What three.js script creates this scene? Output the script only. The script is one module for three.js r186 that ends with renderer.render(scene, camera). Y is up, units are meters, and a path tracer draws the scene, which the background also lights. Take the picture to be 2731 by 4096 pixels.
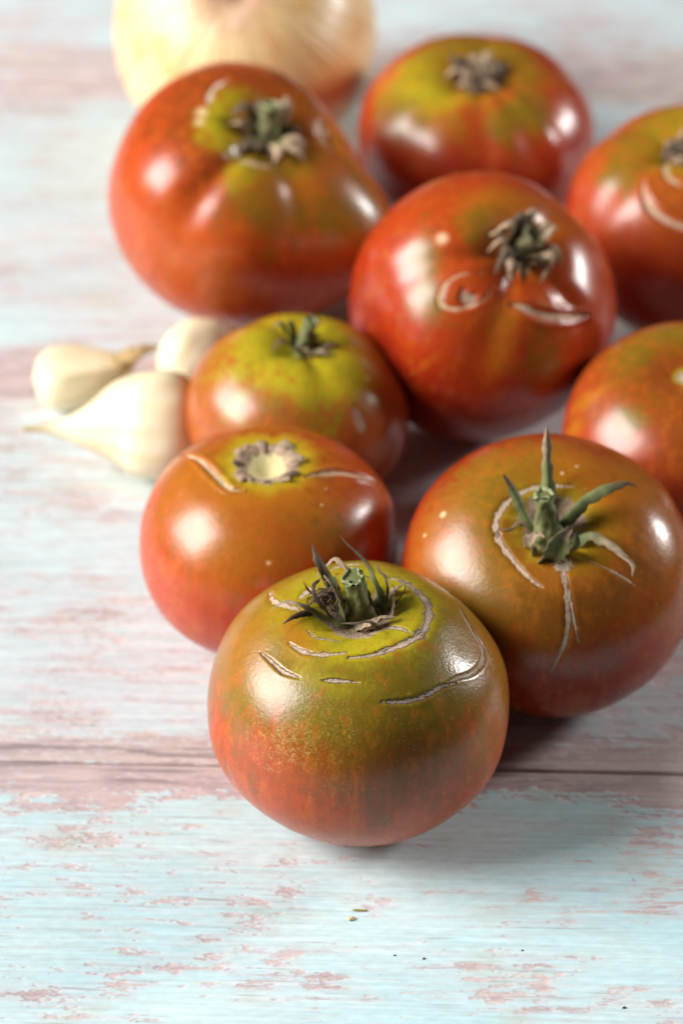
import * as THREE from 'three';
import { RoundedBoxGeometry } from 'three/addons/geometries/RoundedBoxGeometry.js';
import { mergeGeometries } from 'three/addons/utils/BufferGeometryUtils.js';
import { RectAreaLightUniformsLib } from 'three/addons/lights/RectAreaLightUniformsLib.js';

// ---------------------------------------------------------------- camera, light, exposure
const scene = new THREE.Scene();
const camera = new THREE.PerspectiveCamera(19.62, 682 / 1024, 0.05, 10);
camera.position.set(-0.0042, 0.5508, 0.5997);
camera.rotation.set(-37 * Math.PI / 180, 0, 0);
camera.focus = 0.757;
camera.userData.fStop = 8.5;
scene.background = new THREE.Color(0.04, 0.04, 0.041);       // dim studio
const renderer = new THREE.WebGLRenderer({ antialias: true });
renderer.toneMapping = THREE.LinearToneMapping;
renderer.toneMappingExposure = 1.05;
renderer.shadowMap.enabled = true;
RectAreaLightUniformsLib.init();
// two studio softboxes stand outside the frame: a large key on one side, a smaller one on the other
const LAMPS = [
  { at: [-1.38, 0.86, 0.02], to: [0, 0.02, -0.15], w: 0.98, h: 0.94, i: 19, c: [1, 0.985, 0.96], label: 'large black softbox lamp with white diffuser, beside the garlic cloves' },
  { at: [1.32, 0.56, -0.60], to: [0.02, 0.02, -0.12], w: 0.22, h: 0.32, i: 62, c: [1, 0.985, 0.96], label: 'small black softbox lamp with white diffuser, across from the garlic cloves' },
];

// ---------------------------------------------------------------- helpers
// gradient noise with fixed tables
const PERM = new Uint8Array(1024), GX = new Float32Array(256), GY = new Float32Array(256), GZ = new Float32Array(256);
{ const R = rng(20240611), p = [...Array(256).keys()]; for (let i = 255; i > 0; i--) { const j = Math.floor(R() * (i + 1)); [p[i], p[j]] = [p[j], p[i]]; } for (let i = 0; i < 1024; i++) PERM[i] = p[i & 255];
  for (let i = 0; i < 256; i++) { const y = 1 - 2 * R(), a = R() * 6.2832, r = Math.sqrt(1 - y * y); GX[i] = r * Math.cos(a) * 1.25; GY[i] = y * 1.25; GZ[i] = r * Math.sin(a) * 1.25; } }
function noise(x, y, z) {
  const xf = Math.floor(x), yf = Math.floor(y), zf = Math.floor(z), X = xf & 255, Y = yf & 255, Z = zf & 255; x -= xf; y -= yf; z -= zf;
  const u = x * x * x * (x * (x * 6 - 15) + 10), v = y * y * y * (y * (y * 6 - 15) + 10), w = z * z * z * (z * (z * 6 - 15) + 10), x1 = x - 1, y1 = y - 1, z1 = z - 1;
  const A = PERM[X] + Y, B = PERM[X + 1] + Y, AA = PERM[A] + Z, AB = PERM[A + 1] + Z, BA = PERM[B] + Z, BB = PERM[B + 1] + Z;
  let h = PERM[AA]; const a0 = GX[h] * x + GY[h] * y + GZ[h] * z; h = PERM[BA]; const a1 = GX[h] * x1 + GY[h] * y + GZ[h] * z;
  h = PERM[AB]; const a2 = GX[h] * x + GY[h] * y1 + GZ[h] * z; h = PERM[BB]; const a3 = GX[h] * x1 + GY[h] * y1 + GZ[h] * z;
  h = PERM[AA + 1]; const b0 = GX[h] * x + GY[h] * y + GZ[h] * z1; h = PERM[BA + 1]; const b1 = GX[h] * x1 + GY[h] * y + GZ[h] * z1;
  h = PERM[AB + 1]; const b2 = GX[h] * x + GY[h] * y1 + GZ[h] * z1; h = PERM[BB + 1]; const b3 = GX[h] * x1 + GY[h] * y1 + GZ[h] * z1;
  const p = a0 + u * (a1 - a0), q = a2 + u * (a3 - a2), r = b0 + u * (b1 - b0), t = b2 + u * (b3 - b2), e = p + v * (q - p), f = r + v * (t - r);
  return e + w * (f - e);
}
function fbm(x, y, z, o = 4) { let s = 0, a = 0.5; for (let i = 0; i < o; i++) { s += a * noise(x, y, z); x = x * 2.03 + 7.1; y = y * 2.03 + 3.7; z = z * 2.03 + 5.3; a *= 0.5; } return s; }
function rng(seed) { let s = seed >>> 0; return () => { s = (s + 0x6D2B79F5) >>> 0; let t = s; t = Math.imul(t ^ (t >>> 15), t | 1); t ^= t + Math.imul(t ^ (t >>> 7), t | 61); return ((t ^ (t >>> 14)) >>> 0) / 4294967296; }; }
const sm = (a, b, x) => { const t = Math.min(1, Math.max(0, (x - a) / (b - a))); return t * t * (3 - 2 * t); };
const clamp = (x, a = 0, b = 1) => Math.min(b, Math.max(a, x));
const D2R = Math.PI / 180;
const V = (x, y, z) => new THREE.Vector3(x, y, z);
const taken = {};
function numbered(name) { const n = taken[name] = (taken[name] ?? -1) + 1; return n ? name + '_' + String(n).padStart(3, '0') : name; }
function part(name, geometry, material, parent) { const m = new THREE.Mesh(geometry, material); m.name = name; m.castShadow = m.receiveShadow = true; parent.add(m); return m; }
function thing(name, label, category, group) { const o = new THREE.Group(); o.name = numbered(name); o.userData = { label, category }; if (group) o.userData.group = group; scene.add(o); return o; }
const toS = (c) => { c = clamp(c); return Math.round(255 * (c <= 0.0031308 ? 12.92 * c : 1.055 * Math.pow(c, 1 / 2.4) - 0.055)); };
function dataTex(w, h, data, srgb) { const t = new THREE.DataTexture(data, w, h, THREE.RGBAFormat); t.magFilter = t.minFilter = THREE.LinearFilter; t.wrapS = THREE.RepeatWrapping; t.wrapT = THREE.ClampToEdgeWrapping; if (srgb) t.colorSpace = THREE.SRGBColorSpace; t.needsUpdate = true; return t; }

// a closed skin through rings of points (each ring has the same count); ends are closed with a centre point
function skin(rings, colors) {
  const n = rings[0].length, P = [], C = [], I = [];
  rings.forEach((r, k) => r.forEach((p, j) => { P.push(p.x, p.y, p.z); if (colors) C.push(...(Array.isArray(colors[k][0]) ? colors[k][j] : colors[k])); }));
  for (let k = 0; k + 1 < rings.length; k++) for (let j = 0; j < n; j++) { const a = k * n + j, b = k * n + (j + 1) % n; I.push(a, b, a + n, b, b + n, a + n); }
  for (const [k, flip] of [[0, true], [rings.length - 1, false]]) {
    const c = V(0, 0, 0); rings[k].forEach((p) => c.add(p)); c.divideScalar(n);
    const ci = P.length / 3; P.push(c.x, c.y, c.z); if (colors) C.push(...(Array.isArray(colors[k][0]) ? colors[k][0] : colors[k]));
    for (let j = 0; j < n; j++) { const a = k * n + j, b = k * n + (j + 1) % n; flip ? I.push(ci, b, a) : I.push(ci, a, b); }
  }
  const g = new THREE.BufferGeometry();
  g.setAttribute('position', new THREE.Float32BufferAttribute(P, 3));
  if (colors) g.setAttribute('color', new THREE.Float32BufferAttribute(C, 3));
  g.setIndex(I); g.computeVertexNormals();
  return g;
}
// a flattened, folded leaf strip (sepal) along points; w, th in the same unit; dry: 0 green ... 1 brown
const GREEN = [0.10, 0.125, 0.032], PALEGREEN = [0.19, 0.215, 0.075], BROWN = [0.12, 0.075, 0.042], TAN = [0.42, 0.29, 0.18], DARK = [0.035, 0.022, 0.016];
const mix3 = (a, b, t) => [a[0] + (b[0] - a[0]) * t, a[1] + (b[1] - a[1]) * t, a[2] + (b[2] - a[2]) * t];
function sepal(pts, w, o = {}) {
  const { dryFrom = 0.6, dryTo = 0.95, fold = 0.5, twist = 0, seed = 1, seg = 30, th = 0.16, base = GREEN, tip = BROWN, wide = 0.28, up = V(0, 1, 0), jag = 0.12, dark = 0.3 } = o;
  const c = new THREE.CatmullRomCurve3(pts.map((p) => V(...p)), false, 'centripetal'), rings = [], cols = [], n = 14;
  let side = null;
  for (let k = 0; k <= seg; k++) {
    const s = k / seg, p = c.getPointAt(s), t = c.getTangentAt(s);
    const want = V(0, 0, 0).crossVectors(t, up); if (!side) side = want.clone().normalize();
    side.sub(t.clone().multiplyScalar(side.dot(t))).normalize();
    const nor = V(0, 0, 0).crossVectors(side, t).normalize(), tw = twist * s;
    const sd = side.clone().multiplyScalar(Math.cos(tw)).addScaledVector(nor, Math.sin(tw)), nr = V(0, 0, 0).crossVectors(sd, t).normalize();
    const ww = w * 1.15 * (s < wide ? 0.75 + 0.25 * Math.sin(s / wide * Math.PI / 2) : Math.pow(Math.cos((s - wide) / (1 - wide) * Math.PI / 2), 0.75)) + w * 0.06;
    const wob = 1 + jag * noise(s * 9, seed * 3.1, 0.5) * 2;
    const f = fold * (1 + 0.6 * noise(s * 5, seed * 1.7, 4)), ring = [];
    for (let j = 0; j < n; j++) {
      const a = j / n * Math.PI * 2, lx = Math.cos(a) * ww * wob * (1 + jag * noise(s * 14, seed, Math.cos(a) * 2)), ly = Math.sin(a) * ww * th + Math.abs(lx) * f;
      ring.push(p.clone().addScaledVector(sd, lx).addScaledVector(nr, -ly));
    }
    rings.push(ring);
    const d = sm(dryFrom, dryTo, s + 0.12 * noise(s * 7, seed * 5.5, 1));
    let col = mix3(base, PALEGREEN, clamp(0.5 + 0.9 * noise(s * 11, seed, 8)));
    const row = [];
    for (let j = 0; j < n; j++) { const e = Math.abs(Math.cos(j / n * Math.PI * 2)), dd = clamp(d + 0.45 * sm(0.8, 1, e) * (0.4 + s) + 0.5 * Math.max(0, noise(s * 16, seed * 3.3, j * 0.9))); row.push(mix3(mix3(col, PALEGREEN, 0.5 * (1 - sm(0, 0.35, e))), mix3(tip, DARK, clamp(dark + noise(s * 13, seed * 2, j * 0.4))), dd)); }
    cols.push(row);
  }
  return skin(rings, cols);
}
// a round stalk through [x, y, z, radius] stations
function stalk(st, n = 16, colorAt, rough = 0.06, seed = 1) {
  const rings = [], cols = [];
  st.forEach(([x, y, z, r], k) => {
    const A = st[Math.max(0, k - 1)], B = st[Math.min(st.length - 1, k + 1)];
    let t = V(B[0] - A[0], B[1] - A[1], B[2] - A[2]); if (t.length() < 1e-6) t = V(0, 1, 0); t.normalize();
    if (st.axis) t = st.axis;
    const sx = V(0, 0, 0).crossVectors(V(0.1, 0, 1), t).normalize(), sy = V(0, 0, 0).crossVectors(t, sx), ring = [];
    for (let j = 0; j < n; j++) { const a = j / n * Math.PI * 2, q = r * (1 + rough * (2 * noise(Math.cos(a) * 1.7 + seed, Math.sin(a) * 1.7, k * 0.25) + 0.8 * noise(Math.cos(a) * 5 + seed, Math.sin(a) * 5, k * 0.6))); ring.push(V(x, y, z).addScaledVector(sx, -Math.cos(a) * q).addScaledVector(sy, Math.sin(a) * q)); }
    rings.push(ring); const c0 = colorAt ? colorAt(k / (st.length - 1), k) : GREEN, row = []; for (let j = 0; j < n; j++) { const a = j / n * 6.283; row.push(mix3(c0, BROWN, clamp(0.1 + 0.9 * noise(Math.cos(a) * 3 + seed, Math.sin(a) * 3, k * 0.5)))); } cols.push(row);
  });
  return skin(rings, cols);
}
// distance from a point to a polyline of points; returns [distance, position 0..1 along it, signed side]
function toLine(p, L) {
  let best = 1e9, at = 0;
  for (let i = 0; i + 1 < L.length; i++) {
    const a = L[i], b = L[i + 1], dx = b.x - a.x, dy = b.y - a.y, dz = b.z - a.z, l2 = dx * dx + dy * dy + dz * dz;
    let t = ((p.x - a.x) * dx + (p.y - a.y) * dy + (p.z - a.z) * dz) / l2; t = t < 0 ? 0 : t > 1 ? 1 : t;
    const ex = p.x - a.x - dx * t, ey = p.y - a.y - dy * t, ez = p.z - a.z - dz * t, d = ex * ex + ey * ey + ez * ez;
    if (d < best) { best = d; at = (i + t) / (L.length - 1); }
  }
  return [Math.sqrt(best), at];
}

const M = {
  leaf: new THREE.MeshPhysicalMaterial({ vertexColors: true, roughness: 0.72, sheen: 0.15, sheenColor: new THREE.Color(0.8, 0.85, 0.6), sheenRoughness: 0.6 }),
  dry: new THREE.MeshStandardMaterial({ vertexColors: true, roughness: 0.9 }),
};

// ---------------------------------------------------------------- table of painted planks
function plankTextures(W, H, len, wid, o) {
  const col = new Uint8Array(W * H * 4), hgt = new Uint8Array(W * H * 4), rgh = new Uint8Array(W * H * 4), S = o.seed * 13.7;
  for (let j = 0; j < H; j++) for (let i = 0; i < W; i++) {
    const x = (i + 0.5) / W * len, z = (j + 0.5) / H * wid, k = (j * W + i) * 4;       // metres; z = 0 at the far edge
    const wv = 0.004 * noise(x * 9, z * 6, S);
    const grain = fbm(x * 22, (z + wv) * 420, S, 3), fine = noise(x * 60, (z + wv) * 1500, S + 3), hue = fbm(x * 16, z * 42, S + 9, 3);
    // weathered wood under the paint
    let c = mix3([0.66, 0.52, 0.50], [0.38, 0.30, 0.32], clamp(0.40 + 1.3 * grain + 0.3 * fine));
    c = mix3(c, [0.55, 0.52, 0.43], clamp(1.5 * hue));
    c = mix3(c, [0.34, 0.26, 0.27], 0.55 * sm(0.02, 0.35, fbm(x * 70, z * 130, S + 17, 3)));
    // paint: worn along the edges, chipped elsewhere
    const e0 = o.e0 * (1 + 0.9 * fbm(x * 17, 3, S, 3)), e1 = o.e1 * (1 + 0.9 * fbm(x * 17, 9, S, 3));
    const edge = Math.max(1 - sm(0, e0 * 1.9, z), 1 - sm(0, e1 * 1.9, wid - z));
    const big = fbm(x * 20, z * 42, S + 21, 3), mid = fbm(x * 95, z * 300, S + 31, 3), small = fbm(x * 340, z * 1150, S + 41, 2);
    const wear = 0.64 * edge + 0.60 * big + 0.74 * mid + 0.5 * small + (0.25 + 0.5 * edge) * grain + o.wear;
    const paint = 1 - sm(0.30 - o.soft, 0.30 + o.soft, wear), thin = sm(-0.15, 0.35, 0.7 * big + 0.5 * grain + 0.5 * mid + 0.25 * fine + o.wash);
    c = mix3(c, [0.72, 0.66, 0.66], 0.5 * sm(0.05, 0.3, small + 0.6 * mid) * o.ghost);
    const scratch = sm(0.26, 0.44, fbm(x * 34 + 5, (z + wv) * 950, S + 51, 2) + 0.35 * big + o.scratch);
    let p = mix3(o.paint, o.paint2, clamp(0.5 + 1.6 * hue));
    p = mix3(p, [0.62, 0.56, 0.58], 0.55 * thin);
    p = mix3(p, [0.50, 0.51, 0.39], 0.5 * sm(0.10, 0.42, fbm(x * 28, z * 60, S + 71, 4)));
    const tone = 1 + 0.16 * noise(x * 36, z * 900, S + 81) + 0.10 * noise(x * 260, z * 620, S + 5) + 0.06 * noise(x * 900, z * 1900, S);
    p = [p[0] * tone, p[1] * tone, p[2] * tone];
    p = mix3(p, [0.36, 0.30, 0.31], 0.6 * scratch);
    c = mix3(c, p, paint);
    const dark = sm(0.33, 0.42, fbm(x * 24 + 31, (z + wv) * 520, S + 91, 3) + 0.17 * edge) * (1 - 0.7 * paint);
    c = mix3(c, [0.20, 0.16, 0.165], 0.6 * dark);
    c = mix3(c, [0.26, 0.20, 0.19], 0.65 * sm(0.34, 0.42, fbm(x * 330, z * 720, S + 13, 2) + 0.2 * big));
    col[k] = toS(c[0]); col[k + 1] = toS(c[1]); col[k + 2] = toS(c[2]); col[k + 3] = 255;
    const h = 0.42 + 0.36 * paint + 0.05 * mid + 0.16 * grain * (1 - 0.5 * paint) + 0.06 * fine - 0.25 * dark - 0.12 * scratch * paint;
    hgt[k] = hgt[k + 1] = hgt[k + 2] = 255 * clamp(h); hgt[k + 3] = 255;
    rgh[k] = rgh[k + 2] = 0; rgh[k + 1] = 255 * clamp(0.50 + 0.32 * (1 - paint) + 0.10 * mid); rgh[k + 3] = 255;
  }
  return { map: dataTex(W, H, col, true), bumpMap: dataTex(W, H, hgt), roughnessMap: dataTex(W, H, rgh) };
}
const table = new THREE.Group(); table.name = 'table_top'; scene.add(table);
table.userData = { kind: 'structure', label: 'weathered wooden table top with chipped pale blue paint', category: 'table top' };
table.rotation.y = -1.7 * D2R;
const BLUE = [0.50, 0.72, 0.765], BLUE2 = [0.60, 0.74, 0.76], WHITISH = [0.60, 0.66, 0.69];
{
  const LEN = 0.60, SEAMS = [0.175, -0.0135, -0.205, -0.400, -0.62];
  const looks = [
    { e0: 0.0125, e1: 0.003, wear: 0.085, wash: 0.02, soft: 0.055, scratch: 0.05, ghost: 0.7, paint: BLUE, paint2: BLUE2, seed: 3, W: 1216, H: 544 },
    { e0: 0.014, e1: 0.010, wear: 0.16, wash: 0.12, soft: 0.15, scratch: 0.04, ghost: 1, paint: WHITISH, paint2: BLUE2, seed: 5, W: 1024, H: 400 },
    { e0: 0.013, e1: 0.010, wear: 0.06, wash: 0.06, soft: 0.18, scratch: 0.02, ghost: 1, paint: BLUE2, paint2: WHITISH, seed: 8, W: 640, H: 256 },
    { e0: 0.016, e1: 0.028, wear: 0.12, wash: 0.1, soft: 0.18, scratch: 0.02, ghost: 0.8, paint: BLUE2, paint2: WHITISH, seed: 11, W: 640, H: 256 },
  ];
  looks.forEach((o, k) => {
    const z1 = SEAMS[k], z0 = SEAMS[k + 1], w = z1 - z0 - 0.0006;
    const g = new RoundedBoxGeometry(LEN, 0.018, w, 3, 0.0010), p = g.attributes.position, uv = g.attributes.uv;
    for (let i = 0; i < p.count; i++) uv.setXY(i, p.getX(i) / 0.40 + 0.5, p.getZ(i) / w + 0.5);
    const t = plankTextures(o.W, o.H, 0.40, w, o);
    for (const q of Object.values(t)) { q.wrapS = q.wrapT = THREE.MirroredRepeatWrapping; }
    const m = part('plank', g, new THREE.MeshStandardMaterial({ ...t, roughness: 1, bumpScale: 0.0004 }), table);
    if (k) m.name += '_00' + k;
    m.position.set(0, -0.009, (z0 + z1) / 2);
  });
  const back = part('backing_board', new THREE.BoxGeometry(LEN - 0.01, 0.012, 0.78), new THREE.MeshStandardMaterial({ color: new THREE.Color(0.12, 0.09, 0.08), roughness: 0.9 }), table);
  back.position.set(0, -0.0245, -0.222);
}

// ---------------------------------------------------------------- tomatoes
// Tomato axes: y is the stem axis, angle phi runs round it (0 faces the front plank, 90 towards +x), theta from the stem (0) to the blossom end (180).
const OLIVE = [0.205, 0.142, 0.009], LIME = [0.46, 0.38, 0.014], AMBER = [0.42, 0.135, 0.009], RUST = [0.32, 0.068, 0.008], RED = [0.45, 0.050, 0.007], CRIMSON = [0.30, 0.018, 0.005], UMBER = [0.14, 0.04, 0.006], CORK = [0.50, 0.36, 0.26], CORKDARK = [0.10, 0.06, 0.055];
const dAng = (a, b) => { let d = a - b; while (d > 180) d -= 360; while (d < -180) d += 360; return d; };
function baseShape(s) {
  const n = s.n ?? 2.25, b = s.b, S = s.seed * 9.31;
  return (phi, th) => {                                                       // degrees -> point, unit: the tomato's half width
    const sn = Math.sin(th * D2R), cs = Math.cos(th * D2R), ph = phi * D2R;
    const bb = cs > 0 ? b : (s.bLow ?? b);
    let R = 1 / Math.pow(Math.pow(Math.abs(sn), n) + Math.pow(Math.abs(cs) / bb, n), 1 / n);
    let rib = 0;
    for (const [p, d, w, from = 10, to = 115] of s.grooves ?? []) { const q = dAng(phi, p) / w; rib -= d * Math.exp(-q * q) * sm(0, from, th) * (1 - sm(from + 25, to, th)); }
    for (const [p, t, d, w, w2] of s.lumps ?? []) { const q = dAng(phi, p) / w, q2 = (th - t) / (w2 ?? w); rib += d * Math.exp(-q * q - q2 * q2); }
    for (const [k, A, o] of s.waves ?? []) rib += A * Math.cos(k * (ph - o * D2R)) * sn;
    R *= 1 + rib + 0.022 * noise(sn * Math.sin(ph) * 1.6 + S, cs * 1.6, sn * Math.cos(ph) * 1.6);
    let r = R * sn, y = R * cs;
    if (cs > 0) y -= s.dimple * Math.exp(-Math.pow(r / s.dw, 2)); else y += 0.07 * Math.exp(-Math.pow(r / 0.25, 2));
    if (s.rim && cs > 0) y += s.rim * Math.exp(-Math.pow((r - s.scar * 0.82) / 0.05, 2)) * (0.7 + 0.9 * fbm(Math.sin(ph) * 4 + S, Math.cos(ph) * 4, 2, 2)) - 0.05 * Math.exp(-Math.pow(r / 0.11, 2));
    return V(r * Math.sin(ph), y, r * Math.cos(ph));
  };
}
function makeTomato(s) {
  const g = thing('tomato', s.label, 'tomato'), f = baseShape(s);
  const line = (pts, m = 6) => { const c = new THREE.CatmullRomCurve3(pts.map(([p, t]) => f(p, t)), false, 'centripetal'); return c.getPoints(pts.length * m); };
  const cracks = (s.cracks ?? []).map((c) => { const L = line(c.pts); return { ...c, L, box: new THREE.Box3().setFromPoints(L).expandByScalar(0.12) }; });
  const [nu, nv] = s.mesh ?? [200, 130], P = new Float32Array((nu + 1) * (nv + 1) * 3), UV = new Float32Array((nu + 1) * (nv + 1) * 2), pts = [];
  const near = (p, c) => c.box.containsPoint(p) ? toLine(p, c.L) : [9, 0];
  for (let j = 0; j <= nv; j++) for (let i = 0; i <= nu; i++) {
    const phi = i / nu * 360 - 180, th = j / nv * 180, p = f(phi, th), k = j * (nu + 1) + i;
    let d = 0;
    for (const c of cracks) { const [q, at] = near(p, c); if (q < 0.12) { const w = c.w * (0.35 + 0.65 * Math.sin(Math.PI * clamp(at, 0.02, 0.98))); d -= (c.deep ?? 0.012) * Math.exp(-q * q / (w * w * 2.2)) - (c.lip ?? 0.002) * Math.exp(-Math.pow((q - w * 2.6) / (w * 1.3), 2)); } }
    if (d) p.addScaledVector(p.clone().normalize(), d);
    pts.push(p); P.set([p.x, p.y, p.z], k * 3); UV.set([i / nu, 1 - j / nv], k * 2);
  }
  const Nn = new Float32Array(P.length), at = (i, j) => pts[j * (nu + 1) + ((i % nu) + nu) % nu];
  for (let j = 0; j <= nv; j++) for (let i = 0; i <= nu; i++) {
    let n;
    if (j === 0) n = V(0, 1, 0); else if (j === nv) n = V(0, -1, 0);
    else { const du = at(i + 1, j).clone().sub(at(i - 1, j)), dv = at(i, j + 1).clone().sub(at(i, j - 1)); n = dv.cross(du).normalize(); }
    Nn.set([n.x, n.y, n.z], (j * (nu + 1) + i) * 3);
  }
  const I = [];
  for (let j = 0; j < nv; j++) for (let i = 0; i < nu; i++) { const a = j * (nu + 1) + i, b = a + nu + 1; if (j) I.push(a, b, a + 1); if (j < nv - 1) I.push(a + 1, b, b + 1); }
  const geo = new THREE.BufferGeometry();
  geo.setAttribute('position', new THREE.BufferAttribute(P, 3)); geo.setAttribute('normal', new THREE.BufferAttribute(Nn, 3)); geo.setAttribute('uv', new THREE.BufferAttribute(UV, 2)); geo.setIndex(I);
  // skin texture
  const [W, H] = s.tex ?? [1024, 512], col = new Uint8Array(W * H * 4), hgt = new Uint8Array(W * H * 4), rgh = new Uint8Array(W * H * 4), S = s.seed * 5.77;
  for (let j = 0; j < H; j++) {
    const th = (1 - (j + 0.5) / H) * 180, y = Math.cos(th * D2R), sn = Math.sin(th * D2R);
    for (let i = 0; i < W; i++) {
      const phi = (i + 0.5) / W * 360 - 180, x = sn * Math.sin(phi * D2R), z = sn * Math.cos(phi * D2R), k = (j * W + i) * 4;
      const blot = fbm(x * 2.2 + S, y * 2.2, z * 2.2, 4), fineB = fbm(x * 9 + S, y * 9, z * 9, 3), streak = fbm(x * 11 + S, y * 1.4 + S, z * 11, 3), grit = noise(x * 90, y * 90, z * 90 + S), fl = fbm(x * 26 + S, y * 13, z * 26, 2);
      let c = mix3(s.low, s.mid, clamp(1 - sm(s.midTo[0], s.midTo[1], th + 40 * blot + 26 * streak + 26 * fl)));
      c = mix3(c, s.top, 1 - sm(s.topTo[0], s.topTo[1], th + 36 * blot + 28 * streak + 12 * fineB + 24 * fl));
      for (const q of s.patches ?? []) {                                      // [phi, theta, half width, half height, colour, strength, softness]
        const a = dAng(phi, q[0]) * Math.max(0.25, sn) / q[2], b = (th - q[1]) / q[3], r = Math.sqrt(a * a + b * b) + 0.8 * blot + 1.0 * streak + 0.3 * fineB + 0.6 * fl;
        const so = (q[6] ?? 0.5) * 1.55, w = 1 - sm(1 - so, 1 + so, r);
        if (w > 0) c = mix3(c, q[4], w * q[5]);
      }
      c = mix3(c, AMBER, 0.38 * sm(0.0, 0.38, streak + 0.5 * fineB + 0.5 * fl)); c = mix3(c, UMBER, 0.30 * sm(0.03, 0.42, -streak + 0.4 * fineB + 0.4 * fl));
      c = c.map((v) => v * (1 + 0.24 * fineB + 0.22 * fl + 0.06 * grit));
      let h = 0.5 + 0.03 * grit + 0.03 * noise(x * 40 + S, y * 40, z * 40), ro = s.rough ?? 0.29;
      ro += 0.10 * blot + 0.07 * fineB + 0.03 * grit + 0.05 * sm(0.1, 0.5, noise(x * 5 + S, y * 5, z * 5));
      const p0 = cracks.length || s.scar ? f(phi, th) : null;
      if (s.scar) {                                                           // the corky ring round the stalk
        const rr = Math.hypot(p0.x, p0.z) * (1 + 0.42 * fbm(Math.sin(phi * D2R) * 3 + S, Math.cos(phi * D2R) * 3, 1, 3));
        c = mix3(c, LIME, 0.8 * (1 - sm(s.scar * 1.0, s.scar * 1.7, rr)) * (s.halo ?? 0.6));
        const q = 1 - sm(s.scar * 0.9, s.scar * 1.05, rr);
        const ck = mix3(mix3([0.36, 0.23, 0.15], CORK, clamp(0.5 + 1.5 * fbm(x * 30, y * 30, z * 30 + S, 3))), CORKDARK, sm(0.1, 0.4, fbm(x * 55, y * 30, z * 55 + S, 3)) * 0.8);
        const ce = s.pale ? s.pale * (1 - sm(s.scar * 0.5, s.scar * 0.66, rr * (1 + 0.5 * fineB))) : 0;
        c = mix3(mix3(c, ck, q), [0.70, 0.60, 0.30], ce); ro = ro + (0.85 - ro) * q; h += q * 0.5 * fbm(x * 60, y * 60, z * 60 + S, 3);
      }
      for (const cr of cracks) {
        const [q0, at] = near(p0, cr); if (q0 > 0.1) continue;
        const rag = fbm(p0.x * 34 + S, p0.y * 34, p0.z * 34, 3), taper = Math.pow(Math.sin(Math.PI * clamp(at, 0.015, 0.985)), 0.45), w = cr.w * taper * Math.max(0.25, 1 + 1.5 * fbm(at * cr.L.length * 0.28, S + cr.L[0].x * 9, 2, 3)), q = q0 + cr.w * 0.9 * rag;
        const rim = (cr.rim ?? 0.8) * (1 - sm(w * 1.0, w * 1.55, q - cr.w * 0.8 * Math.max(0, noise(at * 11, S, 7)))), core = 1 - sm(w * 0.72, w * 0.98, q);
        if (rim > 0) { c = mix3(c, CORKDARK, rim); ro = ro + (0.7 - ro) * rim; h -= 0.35 * rim; }
        if (core > 0) { const fib = noise(at * 90 + S, q0 * 260, 3); let ck = mix3(cr.color ?? CORK, [0.64, 0.51, 0.39], clamp(0.35 + 0.7 * fib + rag)); ck = mix3(ck, CORKDARK, (cr.split ?? 0.5) * (1 - sm(w * 0.08, w * 0.30, Math.abs(q0 + cr.w * 0.9 * rag - w * 0.35))) * sm(-0.3, 0.1, noise(at * 9, S + 2, 1)));
          c = mix3(c, ck, core); ro = ro + (0.85 - ro) * core; h += 0.38 * core + 0.16 * fib * core; }
      }
      col[k] = toS(c[0]); col[k + 1] = toS(c[1]); col[k + 2] = toS(c[2]); col[k + 3] = 255;
      hgt[k] = hgt[k + 1] = hgt[k + 2] = 255 * clamp(h); hgt[k + 3] = 255;
      rgh[k] = rgh[k + 2] = 0; rgh[k + 1] = 255 * clamp(ro); rgh[k + 3] = 255;
    }
  }
  // pale pin-prick dots in the skin, and dry flecks
  const R = rng(s.seed * 101 + 7), put = (cx, cy, rx, ry, c, a) => { for (let yy = Math.floor(cy - ry); yy <= cy + ry; yy++) for (let xx = Math.floor(cx - rx); xx <= cx + rx; xx++) { if (yy < 0 || yy >= H) continue; const q = Math.hypot((xx - cx) / rx, (yy - cy) / ry); if (q > 1) continue; const k = (yy * W + ((xx % W) + W) % W) * 4, t = a * (1 - q * q); for (let e = 0; e < 3; e++) col[k + e] += (c[e] - col[k + e]) * t; } };
  const px = W / 1024;
  for (let n = 0; n < (s.dots ?? 1400); n++) { const y = 1 - 2 * R(), th = Math.acos(y), sn = Math.max(0.15, Math.sin(th)), r = (0.5 + 0.6 * R()) * px * (R() < 0.04 ? 1.9 : 1); put(R() * W, (1 - th / Math.PI) * H, r / sn, r, R() < 0.3 ? [236, 214, 170] : [205, 160, 60], 0.12 + 0.42 * R() * R()); }
  for (const [phi, th, n, sp, len] of s.haze ?? []) for (let q = 0; q < n; q++) {          // dry scuffs: fine pale scratches in a patch
    const a = R() * 6.28, d = sp * Math.sqrt(R()), cx = (phi + d * Math.cos(a) * 1.2 + 180) / 360 * W, cy = (1 - (th + d * Math.sin(a)) / 180) * H, L = len * px * (0.4 + R()), an = R() * 6.28, al = 0.04 + 0.16 * R();
    for (let e = 0; e < L; e += 0.7) put(cx + Math.cos(an + e * 0.03) * e, cy + Math.sin(an + e * 0.03) * e, 0.65 * px, 0.55 * px, [226, 205, 178], al);
  }
  for (const [phi, th, r] of s.flecks ?? []) put((phi + 180) / 360 * W, (1 - th / 180) * H, r / 0.36 / 1024 * W / Math.sin(th * D2R), r / 0.36 / 1024 * W, [240, 214, 178], 0.9);
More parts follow.
